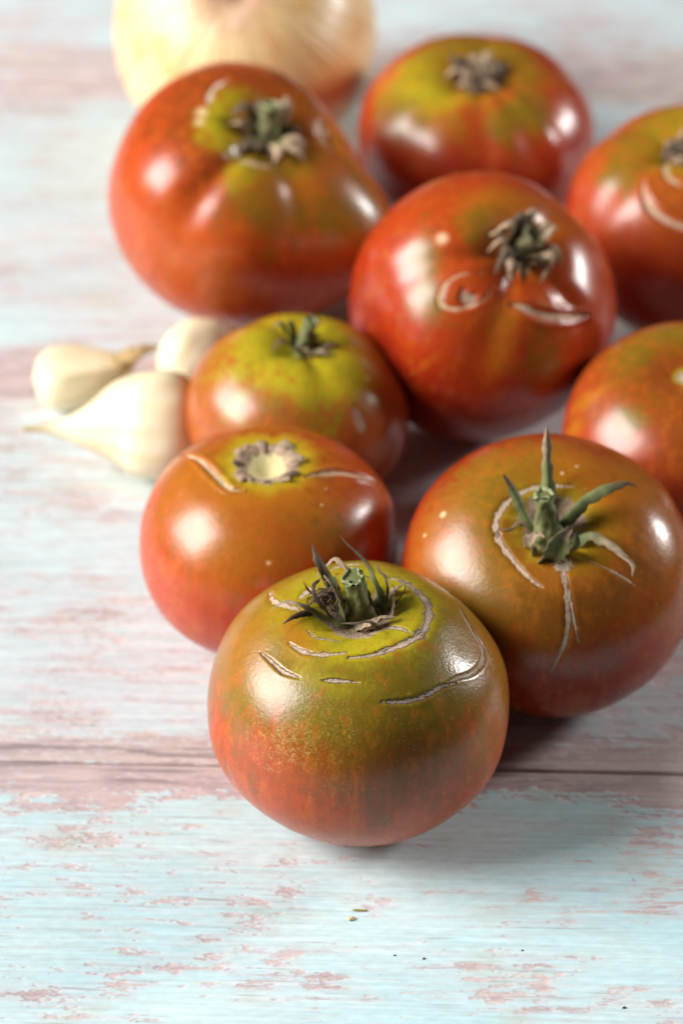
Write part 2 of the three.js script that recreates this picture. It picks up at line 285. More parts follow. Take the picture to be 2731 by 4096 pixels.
  const mat = new THREE.MeshPhysicalMaterial({ map: dataTex(W, H, col, true), bumpMap: dataTex(W, H, hgt), bumpScale: 0.0007, roughnessMap: dataTex(W, H, rgh), roughness: 1, clearcoat: s.coat ?? 0.12, clearcoatRoughness: s.coatRough ?? 0.2, ior: 1.47 });
  const body = part('fruit', geo, mat, g);
  g.scale.setScalar(s.a);
  const [yaw, tiltX, tiltZ] = s.turn ?? [0, 0, 0];
  g.rotation.set(tiltX * D2R, yaw * D2R, tiltZ * D2R, 'XYZ');
  g.updateMatrixWorld();
  let low = 1e9; for (const p of pts) low = Math.min(low, p.clone().applyQuaternion(g.quaternion).y * s.a);
  g.position.set(s.at[0], -low, s.at[1]);
  if (s.calyx) s.calyx(g, f);
  return g;
}
// SPECS
// stalks and calyxes, in the tomato's own axes and its half width as the unit
const brownish = (k) => mix3(BROWN, TAN, clamp(0.35 + 1.2 * noise(k * 5.1, 2.2, 7)));
function cutStalk(parent, path, r0, r1, cup, seed, dry = 0) {
  const c = new THREE.CatmullRomCurve3(path.map((p) => V(...p))), st = [], K = 24;
  for (let k = 0; k <= K; k++) { const s = k / K, p = c.getPointAt(s); st.push([p.x, p.y, p.z, r1 + (r0 - r1) * Math.pow(1 - s, 2.2) + 0.008 * sm(0.85, 1, s)]); }
  const g = stalk(st, 30, (s, k) => mix3(mix3(mix3(GREEN, PALEGREEN, 0.2 + 0.4 * s + 0.5 * noise(k * 0.7, seed, 3)), TAN, 0.15 * (1 - s)), brownish(k + seed), dry), 0.13, seed);
  const o = part('stalk', g, M.leaf, parent), e = c.getPointAt(1), t = c.getTangentAt(1), ring = [];
  const mk = (h, r) => [e.x + t.x * h, e.y + t.y * h, e.z + t.z * h, r];
  const rim = [mk(-0.004, r1 * 1.05), mk(0.012, r1 * 1.13), mk(0.020, r1 * 1.05), mk(0.014, r1 * 0.88), mk(-cup * 0.6, r1 * 0.68), mk(-cup, r1 * 0.3)]; rim.axis = t.clone();
  part('cut_end', stalk(rim, 22, (s) => mix3(mix3([0.20, 0.24, 0.085], [0.40, 0.42, 0.22], clamp(s * 1.3)), [0.30, 0.21, 0.14], dry), 0.34, seed + 4), M.leaf, o);
  return o;
}
function looseCalyx(g, f, o) {                                                // stalk stub with sepals that spread and curl over the hollow
  const R = rng(o.seed * 71 + 3), y0 = f(0, 0).y, path = [[0, y0 - 0.02, 0], [o.lean[0] * 0.4, y0 + o.h * 0.5, o.lean[1] * 0.4], [o.lean[0], y0 + o.h, o.lean[1]]];
  if (o.h > 0.02) cutStalk(g, path, o.r * 1.6, o.r, 0.03, o.seed, clamp(o.dry * 1.3 - 0.6));
  for (let k = 0; k < o.n; k++) {
    const a = (k + 0.5 * R()) / o.n * Math.PI * 2 + o.turn, L = o.len * (0.65 + 0.6 * R()), up = o.up * (0.5 + R()), bend = (R() - 0.5) * 0.9, pts = [];
    for (let q = 0; q <= 4; q++) { const s = q / 4, r = 0.06 + L * (s - 0.25 * s * s * o.curl), az = a + bend * s * s, sk = f(az / D2R, clamp(r * 62, 1, 60)).y; pts.push([r * Math.sin(az), Math.max(sk + 0.015 + 0.02 * s, y0 + 0.02 + up * Math.sin(s * Math.PI * (0.5 + 0.35 * o.curl))), r * Math.cos(az)]); }
    const d = o.dry + 0.3 * (R() - 0.5);
    part('sepal', sepal(pts, o.w * (0.7 + 0.6 * R()), { dryFrom: 0.7 - d * 1.1, dryTo: 1.1 - d, dark: 0.05, tip: R() < 0.65 ? TAN : BROWN, twist: (R() - 0.5) * 1.8, fold: 0.4, seed: o.seed * 10 + k, seg: 14, jag: 0.25 }), M.leaf, g);
  }
}
function witheredFlower(parent, at, r, n, seed) {
  const R = rng(seed), gs = [];
  for (let k = 0; k < n; k++) {
    const a = R() * 6.28, e = (R() - 0.35) * 1.6, L = r * (0.5 + 0.8 * R()), st = [], b = (R() - 0.5) * 3, w = r * (0.06 + 0.08 * R());
    for (let q = 0; q <= 6; q++) { const s = q / 6, aa = a + b * s * s; st.push([at[0] + Math.sin(aa) * Math.cos(e) * L * s + (R() - 0.5) * r * 0.1, at[1] + Math.sin(e - s * 0.6) * L * s, at[2] + Math.cos(aa) * Math.cos(e) * L * s, w * (1 - 0.7 * s)]); }
    const c0 = mix3(DARK, BROWN, R()); gs.push(stalk(st, 6, () => c0, 0.2, k));
  }
  return part('withered_flower', mergeGeometries(gs), M.dry, parent);
}
function calyxFront(g) {
  cutStalk(g, [[0.013, 0.68, -0.081], [0.002, 0.86, -0.057], [-0.02, 1, -0.021], [-0.035, 1.1, 0.013]], 0.13, 0.064, 0.03, 3);
  const S = (pts, w, o) => part('sepal', sepal(pts, w, o), M.leaf, g);
  S([[0.10, 0.70, -0.12], [0.13, 0.78, -0.135], [0.121, 0.9, -0.1], [0.085, 1, -0.114], [0.048, 1.08, -0.141], [-0.01, 1.15, -0.168], [-0.074, 1.2, -0.198], [-0.125, 1.27, -0.225]], 0.043, { jag: 0.28, dryFrom: 0.45, dryTo: 0.75, seed: 1, wide: 0.2 });
  S([[-0.11, 0.72, -0.17], [-0.147, 0.78, -0.207], [-0.154, 0.86, -0.197], [-0.198, 0.95, -0.189], [-0.234, 1.02, -0.194], [-0.27, 1.08, -0.235], [-0.303, 1.12, -0.326]], 0.034, { jag: 0.28, dryFrom: 0.40, dryTo: 0.65, seed: 2, wide: 0.3 });
  S([[-0.03, 0.78, -0.2], [-0.06, 0.98, -0.198], [-0.125, 1.02, -0.265], [-0.169, 1, -0.32], [-0.205, 0.96, -0.306], [-0.257, 0.9, -0.3], [-0.279, 0.86, -0.28]], 0.018, { jag: 0.28, dryFrom: -0.20, dryTo: 0.25, tip: TAN, seed: 3, twist: 2 });
  S([[-0.07, 0.71, 0.0], [-0.089, 0.78, 0.013], [-0.1, 0.88, 0.014], [-0.136, 0.98, -0.023], [-0.183, 1.02, -0.06], [-0.226, 1, -0.149]], 0.033, { jag: 0.28, dryFrom: 0.25, dryTo: 0.70, tip: TAN, seed: 4, twist: 0.8 });
  S([[-0.05, 0.70, 0.01], [-0.103, 0.75, 0.036], [-0.204, 0.8, 0.041], [-0.297, 0.9, 0.073], [-0.383, 0.95, 0.084], [-0.463, 0.95, 0.055], [-0.513, 0.92, 0.052], [-0.571, 0.88, 0.071]], 0.031, { jag: 0.28, dryFrom: 0.35, dryTo: 0.80, seed: 5, wide: 0.2, tip: TAN });
  S([[-0.16, 0.72, -0.05], [-0.241, 0.76, -0.056], [-0.299, 0.82, 0.004], [-0.391, 0.85, 0.079], [-0.448, 0.85, 0.125], [-0.491, 0.83, 0.151]], 0.025, { jag: 0.28, dryFrom: -0.20, dryTo: 0.25, seed: 6 });
  S([[0.10, 0.71, -0.07], [0.152, 0.76, -0.091], [0.176, 0.84, -0.106], [0.18, 0.9, -0.147], [0.165, 0.96, -0.176], [0.129, 1, -0.19], [0.114, 1.04, -0.221]], 0.026, { jag: 0.28, dryFrom: 0.20, dryTo: 0.70, seed: 7, tip: TAN, twist: 1 });
  S([[0.13, 0.73, 0.0], [0.201, 0.78, 0.003], [0.215, 0.84, -0.013], [0.222, 0.9, -0.054], [0.229, 0.93, -0.086], [0.214, 0.95, -0.117]], 0.021, { jag: 0.28, dryFrom: -0.05, dryTo: 0.45, seed: 8, tip: TAN });
  S([[-0.03, 0.71, 0.02], [-0.009, 0.75, 0.036], [0.063, 0.80, 0.064], [0.142, 0.83, 0.067], [0.207, 0.84, 0.073], [0.243, 0.82, 0.058]], 0.041, { jag: 0.3, dryFrom: 0.0, dryTo: 0.45, seed: 9, tip: TAN, fold: 0.8, twist: 0.6 });
  S([[0.08, 0.72, -0.18], [0.17, 0.79, -0.2], [0.24, 0.85, -0.2], [0.29, 0.87, -0.22]], 0.033, { jag: 0.28, dryFrom: -0.30, dryTo: 0.05, seed: 10, tip: TAN, jag: 0.35 });
  S([[-0.2, 0.78, -0.1], [-0.27, 0.84, -0.12], [-0.33, 0.9, -0.13], [-0.36, 0.94, -0.16]], 0.013, { jag: 0.28, dryFrom: -0.30, dryTo: 0.05, seed: 11 });
  const W = rng(15);
  for (let k = 0; k < 9; k++) { const a = -2.6 + k * 0.62 + 0.4 * W(), r0 = 0.15, L = 0.12 + 0.14 * W(), b = (W() - 0.5) * 2.4, h = 0.06 + 0.13 * W(), pts = []; for (let q = 0; q <= 5; q++) { const t = q / 5, r = r0 + L * Math.sin(t * 1.6), z = a + b * t * t; pts.push([Math.sin(z) * r, 0.735 + h * Math.sin(t * 2.2) + 0.10 * r * t, Math.cos(z) * r - 0.03]); } S(pts, 0.010 + 0.010 * W(), { dryFrom: -0.5, dryTo: 0, tip: W() < 0.5 ? TAN : BROWN, seed: 80 + k, seg: 16, jag: 0.35, twist: 2 * W() }); }
  witheredFlower(g, [-0.19, 0.88, -0.10], 0.13, 60, 5);
  // crumbly brown cork under the stalk
  const R = rng(77), gs = [];
  for (let k = 0; k < 60; k++) { const a = R() * 6.28, r = 0.15 + 0.11 * R(), q = new THREE.IcosahedronGeometry(0.010 + 0.016 * R(), 1), p = q.attributes.position; for (let i = 0; i < p.count; i++) { const m = 1 + 0.5 * noise(p.getX(i) * 90 + k, p.getY(i) * 90, p.getZ(i) * 90); p.setXYZ(i, p.getX(i) * m, p.getY(i) * m * 0.7, p.getZ(i) * m); }
    q.deleteAttribute('uv'); q.translate(Math.sin(a) * r, 0.715 + 0.22 * Math.max(0, r - 0.14), Math.cos(a) * r - 0.02); q.computeVertexNormals(); const c = mix3([0.20, 0.10, 0.06], [0.36, 0.22, 0.14], R()), cc = []; for (let i = 0; i < p.count; i++) cc.push(...c); q.setAttribute('color', new THREE.Float32BufferAttribute(cc, 3)); gs.push(q); }
  part('cork_crumbs', mergeGeometries(gs), M.dry, g).userData.kind = 'stuff';
}
function calyxStar(g) {
  cutStalk(g, [[-0.035, 0.64, 0.118], [-0.06, 0.84, 0.042], [-0.078, 0.96, 0.001], [-0.086, 1.03, -0.022]], 0.135, 0.058, 0.012, 9);
  const S = (pts, w, o) => part('sepal', sepal(pts, w, { jag: 0.25, fold: 0.9, twist: 0.5, ...o }), M.leaf, g);
  S([[-0.035, 0.68, -0.05], [-0.038, 0.75, -0.16], [-0.044, 0.84, -0.26], [-0.058, 0.98, -0.378], [-0.058, 1.12, -0.501]], 0.041, { dryFrom: 0.40, dryTo: 0.95, tip: TAN, seed: 21, wide: 0.3 });
  S([[-0.1, 0.68, 0.04], [-0.168, 0.74, -0.001], [-0.223, 0.82, -0.082], [-0.284, 0.92, -0.148], [-0.345, 1, -0.194]], 0.034, { dryFrom: 0.60, dryTo: 1.00, seed: 22 });
  S([[0.0, 0.68, 0.05], [0.04, 0.74, 0.027], [0.105, 0.82, -0.025], [0.191, 0.9, -0.086], [0.318, 0.95, -0.14], [0.474, 0.95, -0.173], [0.54, 0.92, -0.155]], 0.044, { dryFrom: 0.50, dryTo: 0.95, seed: 23, wide: 0.35 });
  S([[0.06, 0.69, 0.13], [0.119, 0.75, 0.142], [0.215, 0.82, 0.14], [0.312, 0.86, 0.209], [0.423, 0.86, 0.308], [0.497, 0.84, 0.397], [0.483, 0.82, 0.473]], 0.033, { dryFrom: 0.15, dryTo: 0.75, tip: TAN, seed: 24 });
  S([[-0.05, 0.68, 0.2], [-0.045, 0.75, 0.27], [-0.009, 0.84, 0.256], [0.05, 0.92, 0.204], [0.093, 0.95, 0.167]], 0.063, { dryFrom: 0.55, dryTo: 0.95, tip: TAN, seed: 25, fold: 0.7, wide: 0.5 });
  S([[-0.11, 0.68, 0.16], [-0.155, 0.75, 0.209], [-0.153, 0.82, 0.197], [-0.111, 0.87, 0.183], [-0.082, 0.88, 0.214]], 0.037, { dryFrom: 0.10, dryTo: 0.65, tip: TAN, seed: 26 });
  S([[-0.17, 0.72, 0.03], [-0.228, 0.75, 0.023], [-0.297, 0.8, 0.109], [-0.382, 0.82, 0.111]], 0.012, { dryFrom: -0.40, dryTo: 0.05, tip: TAN, seed: 27 });
  S([[0.02, 0.68, 0.17], [0.07, 0.75, 0.23], [0.11, 0.82, 0.22], [0.12, 0.87, 0.17]], 0.044, { dryFrom: 0.60, dryTo: 1.05, seed: 28, fold: 0.6, wide: 0.5 });
}
const PALE = [0.60, 0.45, 0.32];
const TOMATOES = [
  { seed: 1, rough: 0.29, at: [0.0003, -0.0045], a: 0.0404, b: 0.90, bLow: 0.78, n: 2.2, dimple: 0.20, dw: 0.30, mesh: [420, 300], tex: [1760, 880], waves: [[2, 0.006, 40]], lumps: [[138, 85, -0.06, 24], [78, 44, -0.014, 15, 9], [80, 66, 0.014, 20, 10], [-50, 36, -0.012, 16, 7]],
    low: [0.47, 0.066, 0.008], mid: [0.30, 0.066, 0.007], top: OLIVE, midTo: [70, 98], topTo: [54, 86], scar: 0.22, halo: 0.7, dots: 8000, calyx: calyxFront,
    patches: [[60, 20, 34, 12, LIME, 0.8, 0.5], [-20, 24, 18, 6, LIME, 0.6, 0.5], [-110, 24, 60, 14, LIME, 0.7, 0.5], [-60, 29, 12, 6, AMBER, 0.7, 0.5], [-84, 52, 24, 16, AMBER, 0.6, 0.6], [-15, 42, 14, 4, LIME, 0.4, 0.5], [88, 60, 16, 18, AMBER, 0.6, 0.6], [18, 69, 22, 10, [0.19, 0.065, 0.007], 0.8, 0.8], [22, 82, 20, 9, [0.24, 0.05, 0.008], 0.5, 0.8], [-35, 76, 20, 10, RED, 0.6, 0.5], [-58, 70, 9, 10, OLIVE, 0.5, 0.5], [62, 76, 12, 14, AMBER, 0.5, 0.6]],
    haze: [[-38, 71, 700, 11, 2.6], [-20, 60, 800, 15, 2.2], [-28, 66, 300, 8, 3.5], [0, 62, 400, 24, 1.8]],
    cracks: [
      { pts: [[151, 26], [137, 28], [120, 28], [105, 29], [89, 29], [67, 29], [49, 28], [29, 27], [10, 28], [-8, 29]], w: 0.024, deep: 0.013, lip: 0.0019, split: 0.9 },
      { pts: [[46, 10], [57, 12], [58, 19], [56, 25]], w: 0.016, deep: 0.005 },
      { pts: [[-60, 34], [-47, 33], [-34, 31], [-20, 28], [-10, 26]], w: 0.013, deep: 0.008, lip: 0.0016, rim: 0.6 },
      { pts: [[-68, 45], [-57, 44], [-46, 44], [-35, 43]], w: 0.011, deep: 0.011, lip: 0.0019, rim: 0.9 },
      { pts: [[-22, 41], [-14, 40], [0, 40]], w: 0.010, deep: 0.011, lip: 0.0019, rim: 0.9 },
      { pts: [[125, 50], [102, 46], [91, 50], [84, 55], [75, 56], [64, 54], [55, 51], [49, 50]], w: 0.014, deep: 0.009, lip: 0.0016, rim: 0.25, split: 0.2 },
      { pts: [[11, 48], [18, 49], [27, 50], [36, 50], [44, 50], [52, 52]], w: 0.014, deep: 0.011, lip: 0.0016, rim: 0.9 },
      { pts: [[-62, 24], [-49, 24], [-37, 21], [-24, 19]], w: 0.008, deep: 0.005 },
      { pts: [[-122, 45], [-109, 38], [-100, 31], [-91, 23]], w: 0.024, deep: 0.006, rim: 0.2, split: 0 },
      { pts: [[-110, 26], [-123, 25], [-133, 25]], w: 0.022, deep: 0.006, rim: 0.3, split: 0 },
      { pts: [[-159, 33], [-170, 36], [178, 35]], w: 0.02, deep: 0.006, rim: 0.4 },
    ],
    label: 'olive shouldered tomato with curved cracks and a hollow cut green stalk' },
  { seed: 2, at: [0.0540, -0.0575], a: 0.0414, b: 0.79, bLow: 0.72, dimple: 0.15, dw: 0.28, scar: 0.22, halo: 0.6, turn: [0, 22, 0], mesh: [260, 180], lumps: [[-42, 95, -0.06, 26], [100, 45, 0.02, 20]], calyx: calyxStar,
    low: [0.30, 0.022, 0.004], mid: [0.26, 0.046, 0.006], top: [0.32, 0.10, 0.008], midTo: [50, 76], topTo: [36, 60], dots: 1800,
    patches: [[-60, 44, 44, 18, [0.27, 0.15, 0.010], 0.7, 0.6], [-150, 30, 34, 14, OLIVE, 0.5, 0.5], [80, 44, 44, 26, [0.38, 0.10, 0.008], 0.7, 0.6], [60, 24, 22, 7, LIME, 0.5, 0.5], [90, 38, 40, 20, AMBER, 0.6, 0.6], [22, 44, 28, 8, UMBER, 0.6, 0.6], [-88, 58, 18, 14, AMBER, 0.6, 0.6]],
    flecks: [[-101, 52, 2], [-93, 61, 1.1], [170, 27, 1.2], [159, 33, 1], [10, 52, 0.8]],
    cracks: [
      { pts: [[154, 22], [178, 20], [-153, 21], [-127, 23], [-107, 25], [-90, 27], [-75, 28], [-58, 28], [-42, 29], [-25, 32], [-12, 35]], w: 0.019, lip: 0.002, deep: 0.01, rim: 0.25, split: 0.1, color: PALE },
      { pts: [[-75.5, 28.5], [-75, 27]], w: 0.02, deep: 0.01, color: CORKDARK },
      { pts: [[7, 18], [7, 25], [7, 34], [7, 42], [5, 54], [1, 63], [-2, 69]], w: 0.018, deep: 0.006, rim: 0.2, split: 0, color: [0.36, 0.24, 0.15] },
      { pts: [[8, 20], [7, 27]], w: 0.075, deep: 0.008, rim: 0.1, split: 0.3, color: [0.42, 0.29, 0.19] },
      { pts: [[10, 30], [9, 42], [10, 54], [12, 72]], w: 0.008, deep: 0.005, rim: 0.1, split: 0, color: [0.36, 0.24, 0.15] },
      { pts: [[36, 26], [44, 34], [49, 43], [54, 60]], w: 0.008, deep: 0.004, rim: 0, split: 0, color: [0.42, 0.30, 0.12] },
    ],
    label: 'brownish orange tomato with a green star shaped calyx and one long curved scar' },
  { seed: 3, at: [-0.0256, -0.079], a: 0.0373, b: 0.83, bLow: 0.78, dimple: 0.12, dw: 0.30, scar: 0.27, rim: 0.03, pale: 1, halo: 0.9, mesh: [260, 180], lumps: [[173, 85, -0.05, 28], [82, 35, -0.025, 18, 10], [90, 62, 0.02, 22, 14]],
    low: [0.50, 0.056, 0.012], mid: [0.38, 0.075, 0.008], top: AMBER, midTo: [54, 84], topTo: [30, 64], dots: 1500,
    patches: [[-22, 66, 22, 14, AMBER, 0.5, 0.6], [8, 56, 26, 10, AMBER, 0.6, 0.6], [100, 46, 30, 12, RED, 0.6, 0.5], [170, 40, 40, 12, CRIMSON, 0.5, 0.5], [-70, 48, 24, 12, AMBER, 0.5, 0.5], [40, 60, 12, 14, OLIVE, 0.35, 0.5]],
    flecks: [[2, 61, 1.4], [45, 41, 1], [60, 36, 0.9]],
    cracks: [
      { pts: [[-116, 50], [-104, 37], [-86, 30], [-60, 27], [-39, 28], [-26, 26]], w: 0.020, deep: 0.02, lip: 0.012, rim: 0.1, split: 0, color: [0.60, 0.40, 0.20] },
      { pts: [[60, 23], [79, 31], [88, 39], [91, 48], [95, 59]], w: 0.020, deep: 0.02, lip: 0.012, rim: 0.1, split: 0, color: [0.66, 0.46, 0.26] },
    ],
    calyx: (g, f) => {
      const R = rng(31); let k = 0;
      for (let n = 0; n < 17; n++) { const a = (n + 1.4 * R()) / 17 * 6.283, pts = []; for (let q = 0; q <= 3; q++) { const r = 0.17 + 0.035 * q * (0.6 + 0.8 * R()), p = f(a / D2R, r * 62); pts.push([Math.sin(a + q * 0.1) * r, p.y + 0.012 + 0.012 * q * R(), Math.cos(a + q * 0.1) * r]); } part('dry_flake', sepal(pts, 0.018 + 0.030 * R(), { dryFrom: -1, dryTo: -0.5, dark: 0.1, tip: R() < 0.6 ? [0.42, 0.29, 0.19] : BROWN, seed: 40 + k++, seg: 8, fold: 0.3, jag: 0.4, wide: 0.4 }), M.dry, g); }
    },
    label: 'orange red tomato without a stalk, showing a corky round scar' },
  { seed: 4, at: [-0.0175, -0.148], a: 0.0345, b: 0.80, bLow: 0.76, tex: [512, 256], turn: [0, 0, -4], dimple: 0.15, dw: 0.26, lumps: [[-7, 95, -0.05, 28], [124, 90, -0.10, 30]], grooves: [[20, 0.03, 14], [-50, 0.025, 16], [100, 0.03, 14], [-140, 0.03, 16]],
    low: [0.40, 0.085, 0.016], mid: [0.36, 0.10, 0.012], top: LIME, midTo: [60, 90], topTo: [34, 66], dots: 400, patches: [[0, 54, 26, 8, UMBER, 0.4, 0.5], [-120, 60, 30, 20, AMBER, 0.6, 0.5]],
    flecks: [[60, 46, 2]], cracks: [{ pts: [[37, 55], [37, 62], [38, 69]], w: 0.03, deep: 0.02, rim: 0.3, split: 0, color: [0.45, 0.28, 0.22] }],
    calyx: (g, f) => looseCalyx(g, f, { seed: 4, h: 0.33, lean: [0.05, 0.0], r: 0.06, n: 8, len: 0.32, up: 0.18, w: 0.03, dry: 0.35, curl: 1.0, turn: 0.5 }),
    label: 'small tomato with yellow green shoulders beside the garlic cloves' },
  { seed: 5, at: [0.0390, -0.180], a: 0.0408, b: 0.94, bLow: 1.08, tex: [512, 256], turn: [0, 29, -17], dimple: 0.15, dw: 0.26, lumps: [[-60, 100, -0.11, 30], [80, 80, 0.03, 30], [-20, 90, 0.03, 30], [-45, 62, 0.03, 20], [20, 62, 0.035, 18], [60, 50, 0.03, 20]], grooves: [[-14, 0.03, 12, 14, 95], [50, 0.035, 10, 14, 80], [-78, 0.04, 12], [140, 0.04, 16]],
    low: [0.30, 0.016, 0.004], mid: [0.39, 0.032, 0.005], top: [0.44, 0.056, 0.007], midTo: [60, 95], topTo: [40, 70], dots: 300,
    patches: [[-81, 45, 14, 7, OLIVE, 0.8, 0.4], [-58, 50, 11, 8, OLIVE, 0.8, 0.4], [-146, 24, 22, 10, AMBER, 0.8, 0.4], [-120, 22, 10, 8, OLIVE, 0.6, 0.4], [-11, 34, 7, 8, AMBER, 0.8, 0.4], [-6, 48, 6, 12, AMBER, 0.7, 0.4], [18, 52, 9, 13, OLIVE, 0.7, 0.4], [150, 30, 18, 10, AMBER, 0.5, 0.4]],
    flecks: [[-96, 36, 4]], scar: 0.14, halo: 0.3,
    cracks: [
      { pts: [[-52, 22], [-62, 33], [-59, 41], [-53, 45], [-45, 43], [-38, 37], [-32, 30], [-34, 23]], w: 0.013, deep: 0.012, rim: 0.1, split: 0, color: [0.62, 0.42, 0.22] },
      { pts: [[-50, 34], [-43, 36], [-40, 32]], w: 0.035, deep: 0.02, rim: 0.5, color: [0.30, 0.18, 0.10] },
      { pts: [[-9, 27], [5, 28], [24, 32], [43, 37], [58, 43]], w: 0.024, deep: 0.02, lip: 0.015, rim: 0.1, split: 0, color: [0.68, 0.48, 0.28] },
    ],
    calyx: (g, f) => looseCalyx(g, f, { seed: 5, h: 0.24, lean: [0.05, -0.05], r: 0.075, n: 15, len: 0.32, up: 0.26, w: 0.036, dry: 0.75, curl: 1.1, turn: 0.1 }),
    label: 'lobed deep red tomato with a dried stalk and a loop shaped scar' },
  { seed: 6, at: [-0.0365, -0.2515], a: 0.0452, b: 0.86, bLow: 0.84, tex: [512, 256], turn: [0, 19, -15], dimple: 0.19, dw: 0.30, lumps: [[60, 74, 0.20, 26, 24], [122, 55, -0.14, 36, 28], [-60, 60, 0.03, 20], [-12, 62, 0.03, 16], [-150, 70, 0.02, 30]], grooves: [[-38, 0.05, 9, 14, 90], [24, 0.05, 14, 14, 95], [100, 0.05, 14], [-100, 0.03, 14]],
    low: [0.48, 0.066, 0.008], mid: [0.45, 0.056, 0.007], top: [0.30, 0.052, 0.007], midTo: [60, 95], topTo: [36, 64], dots: 300,
    patches: [[-84, 25, 22, 9, LIME, 0.9, 0.4], [14, 25, 26, 8, OLIVE, 0.9, 0.4], [6, 44, 22, 11, OLIVE, 0.8, 0.5], [22, 37, 18, 10, AMBER, 0.6, 0.5], [54, 52, 20, 10, OLIVE, 0.8, 0.5], [-25, 34, 7, 8, LIME, 0.5, 0.4], [100, 36, 30, 14, AMBER, 0.6, 0.5], [6, 62, 5, 5, OLIVE, 0.6, 0.4], [-20, 76, 30, 18, [0.50, 0.10, 0.012], 0.6, 0.6]],
    flecks: [[-100, 34, 4], [-88, 34, 3.4]], scar: 0.18, halo: 0.3,
    cracks: [
      { pts: [[-109, 32], [-127, 34], [-143, 34]], w: 0.024, deep: 0.012, rim: 0.1, split: 0, color: [0.6, 0.42, 0.32] },
      { pts: [[-47, 28], [-28, 25], [-11, 23], [21, 21]], w: 0.022, deep: 0.02, rim: 0.2, split: 0, color: [0.55, 0.36, 0.15] },
      { pts: [[119, 31], [100, 32], [76, 32]], w: 0.022, deep: 0.02, rim: 0.2, split: 0, color: [0.55, 0.36, 0.18] },
    ],
    calyx: (g, f) => looseCalyx(g, f, { seed: 6, h: 0.24, lean: [-0.03, -0.10], r: 0.07, n: 11, len: 0.34, up: 0.15, w: 0.04, dry: 0.55, curl: 0.9, turn: 1.2 }),
    label: 'large red tomato with a bulging lobe, just in front of the onion' },
  { seed: 7, at: [0.0429, -0.312], a: 0.0418, b: 0.72, bLow: 0.70, tex: [512, 256], turn: [0, 8, 0], dimple: 0.15, dw: 0.3, grooves: [[2, 0.035, 10], [30, 0.03, 9], [56, 0.03, 9], [-40, 0.03, 12], [-90, 0.04, 14], [110, 0.04, 14], [170, 0.04, 16]], lumps: [[16, 64, 0.03, 10, 14], [44, 64, 0.025, 10, 14]],
    low: CRIMSON, mid: [0.42, 0.045, 0.010], top: [0.42, 0.085, 0.010], midTo: [56, 88], topTo: [34, 62], dots: 300, scar: 0.2, halo: 0.4,
    patches: [[-78, 38, 30, 16, LIME, 0.85, 0.5], [-48, 42, 16, 12, LIME, 0.7, 0.5], [-56, 58, 20, 9, OLIVE, 0.8, 0.5], [-27, 50, 10, 10, AMBER, 0.7, 0.5], [15, 47, 7, 11, OLIVE, 0.8, 0.4], [42, 44, 13, 11, OLIVE, 0.85, 0.4], [135, 30, 40, 11, OLIVE, 0.7, 0.5], [-150, 34, 40, 12, OLIVE, 0.6, 0.5]],
    calyx: (g, f) => looseCalyx(g, f, { seed: 7, h: 0.10, lean: [0.0, 0.02], r: 0.10, n: 16, len: 0.30, up: 0.12, w: 0.04, dry: 1.3, curl: 1.2, turn: 0.3 }),
    label: 'flat ribbed tomato with olive streaks and a brown withered stalk, beside the onion' },
  { seed: 8, at: [0.1110, -0.247], a: 0.0410, b: 0.84, bLow: 0.82, tex: [512, 256], turn: [0, 8, 5], dimple: 0.17, dw: 0.3, grooves: [[-60, 0.03, 12], [20, 0.04, 12], [-130, 0.03, 14]],
    low: [0.33, 0.022, 0.007], mid: [0.44, 0.05, 0.010], top: [0.42, 0.09, 0.010], midTo: [56, 90], topTo: [36, 70], dots: 300, scar: 0.2, halo: 0.4,
    patches: [[-68, 40, 12, 11, OLIVE, 0.8, 0.4], [-85, 20, 26, 8, AMBER, 0.6, 0.5], [150, 26, 50, 12, LIME, 0.6, 0.5], [-130, 30, 30, 12, OLIVE, 0.6, 0.5]],
    cracks: [{ pts: [[-44, 36], [-36, 42], [-28, 47], [-19, 50], [-7, 53], [8, 54]], w: 0.026, deep: 0.02, lip: 0.012, rim: 0.1, split: 0, color: [0.62, 0.42, 0.28] }, { pts: [[-60, 15], [-41, 19], [-26, 27], [-10, 32]], w: 0.024, deep: 0.02, rim: 0.1, split: 0, color: [0.58, 0.40, 0.18] }],
    calyx: (g, f) => looseCalyx(g, f, { seed: 8, h: 0.12, lean: [0.0, 0.02], r: 0.08, n: 9, len: 0.26, up: 0.1, w: 0.045, dry: 1.1, curl: 1.2, turn: 0.9 }),
    label: 'red tomato with two pale arc scars, beside the flat ribbed tomato' },
  { seed: 9, at: [0.1000, -0.129], a: 0.0378, b: 0.80, bLow: 0.78, tex: [512, 256], turn: [0, 8, 6], dimple: 0.15, dw: 0.3, scar: 0.07, pale: 0.7, halo: 1,  // pale and halo paint a cream highlight into the colour at the stalk scar
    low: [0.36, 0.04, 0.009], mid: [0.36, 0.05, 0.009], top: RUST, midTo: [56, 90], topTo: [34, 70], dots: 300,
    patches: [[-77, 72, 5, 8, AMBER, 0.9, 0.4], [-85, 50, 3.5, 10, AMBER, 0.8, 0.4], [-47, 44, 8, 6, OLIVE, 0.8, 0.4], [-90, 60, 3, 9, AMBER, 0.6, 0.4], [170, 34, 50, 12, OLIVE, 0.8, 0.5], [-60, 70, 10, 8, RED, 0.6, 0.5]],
    label: 'brownish red tomato with orange flecks and a pale highlight painted over the stalk scar' },
];
const toms = TOMATOES.map(makeTomato);
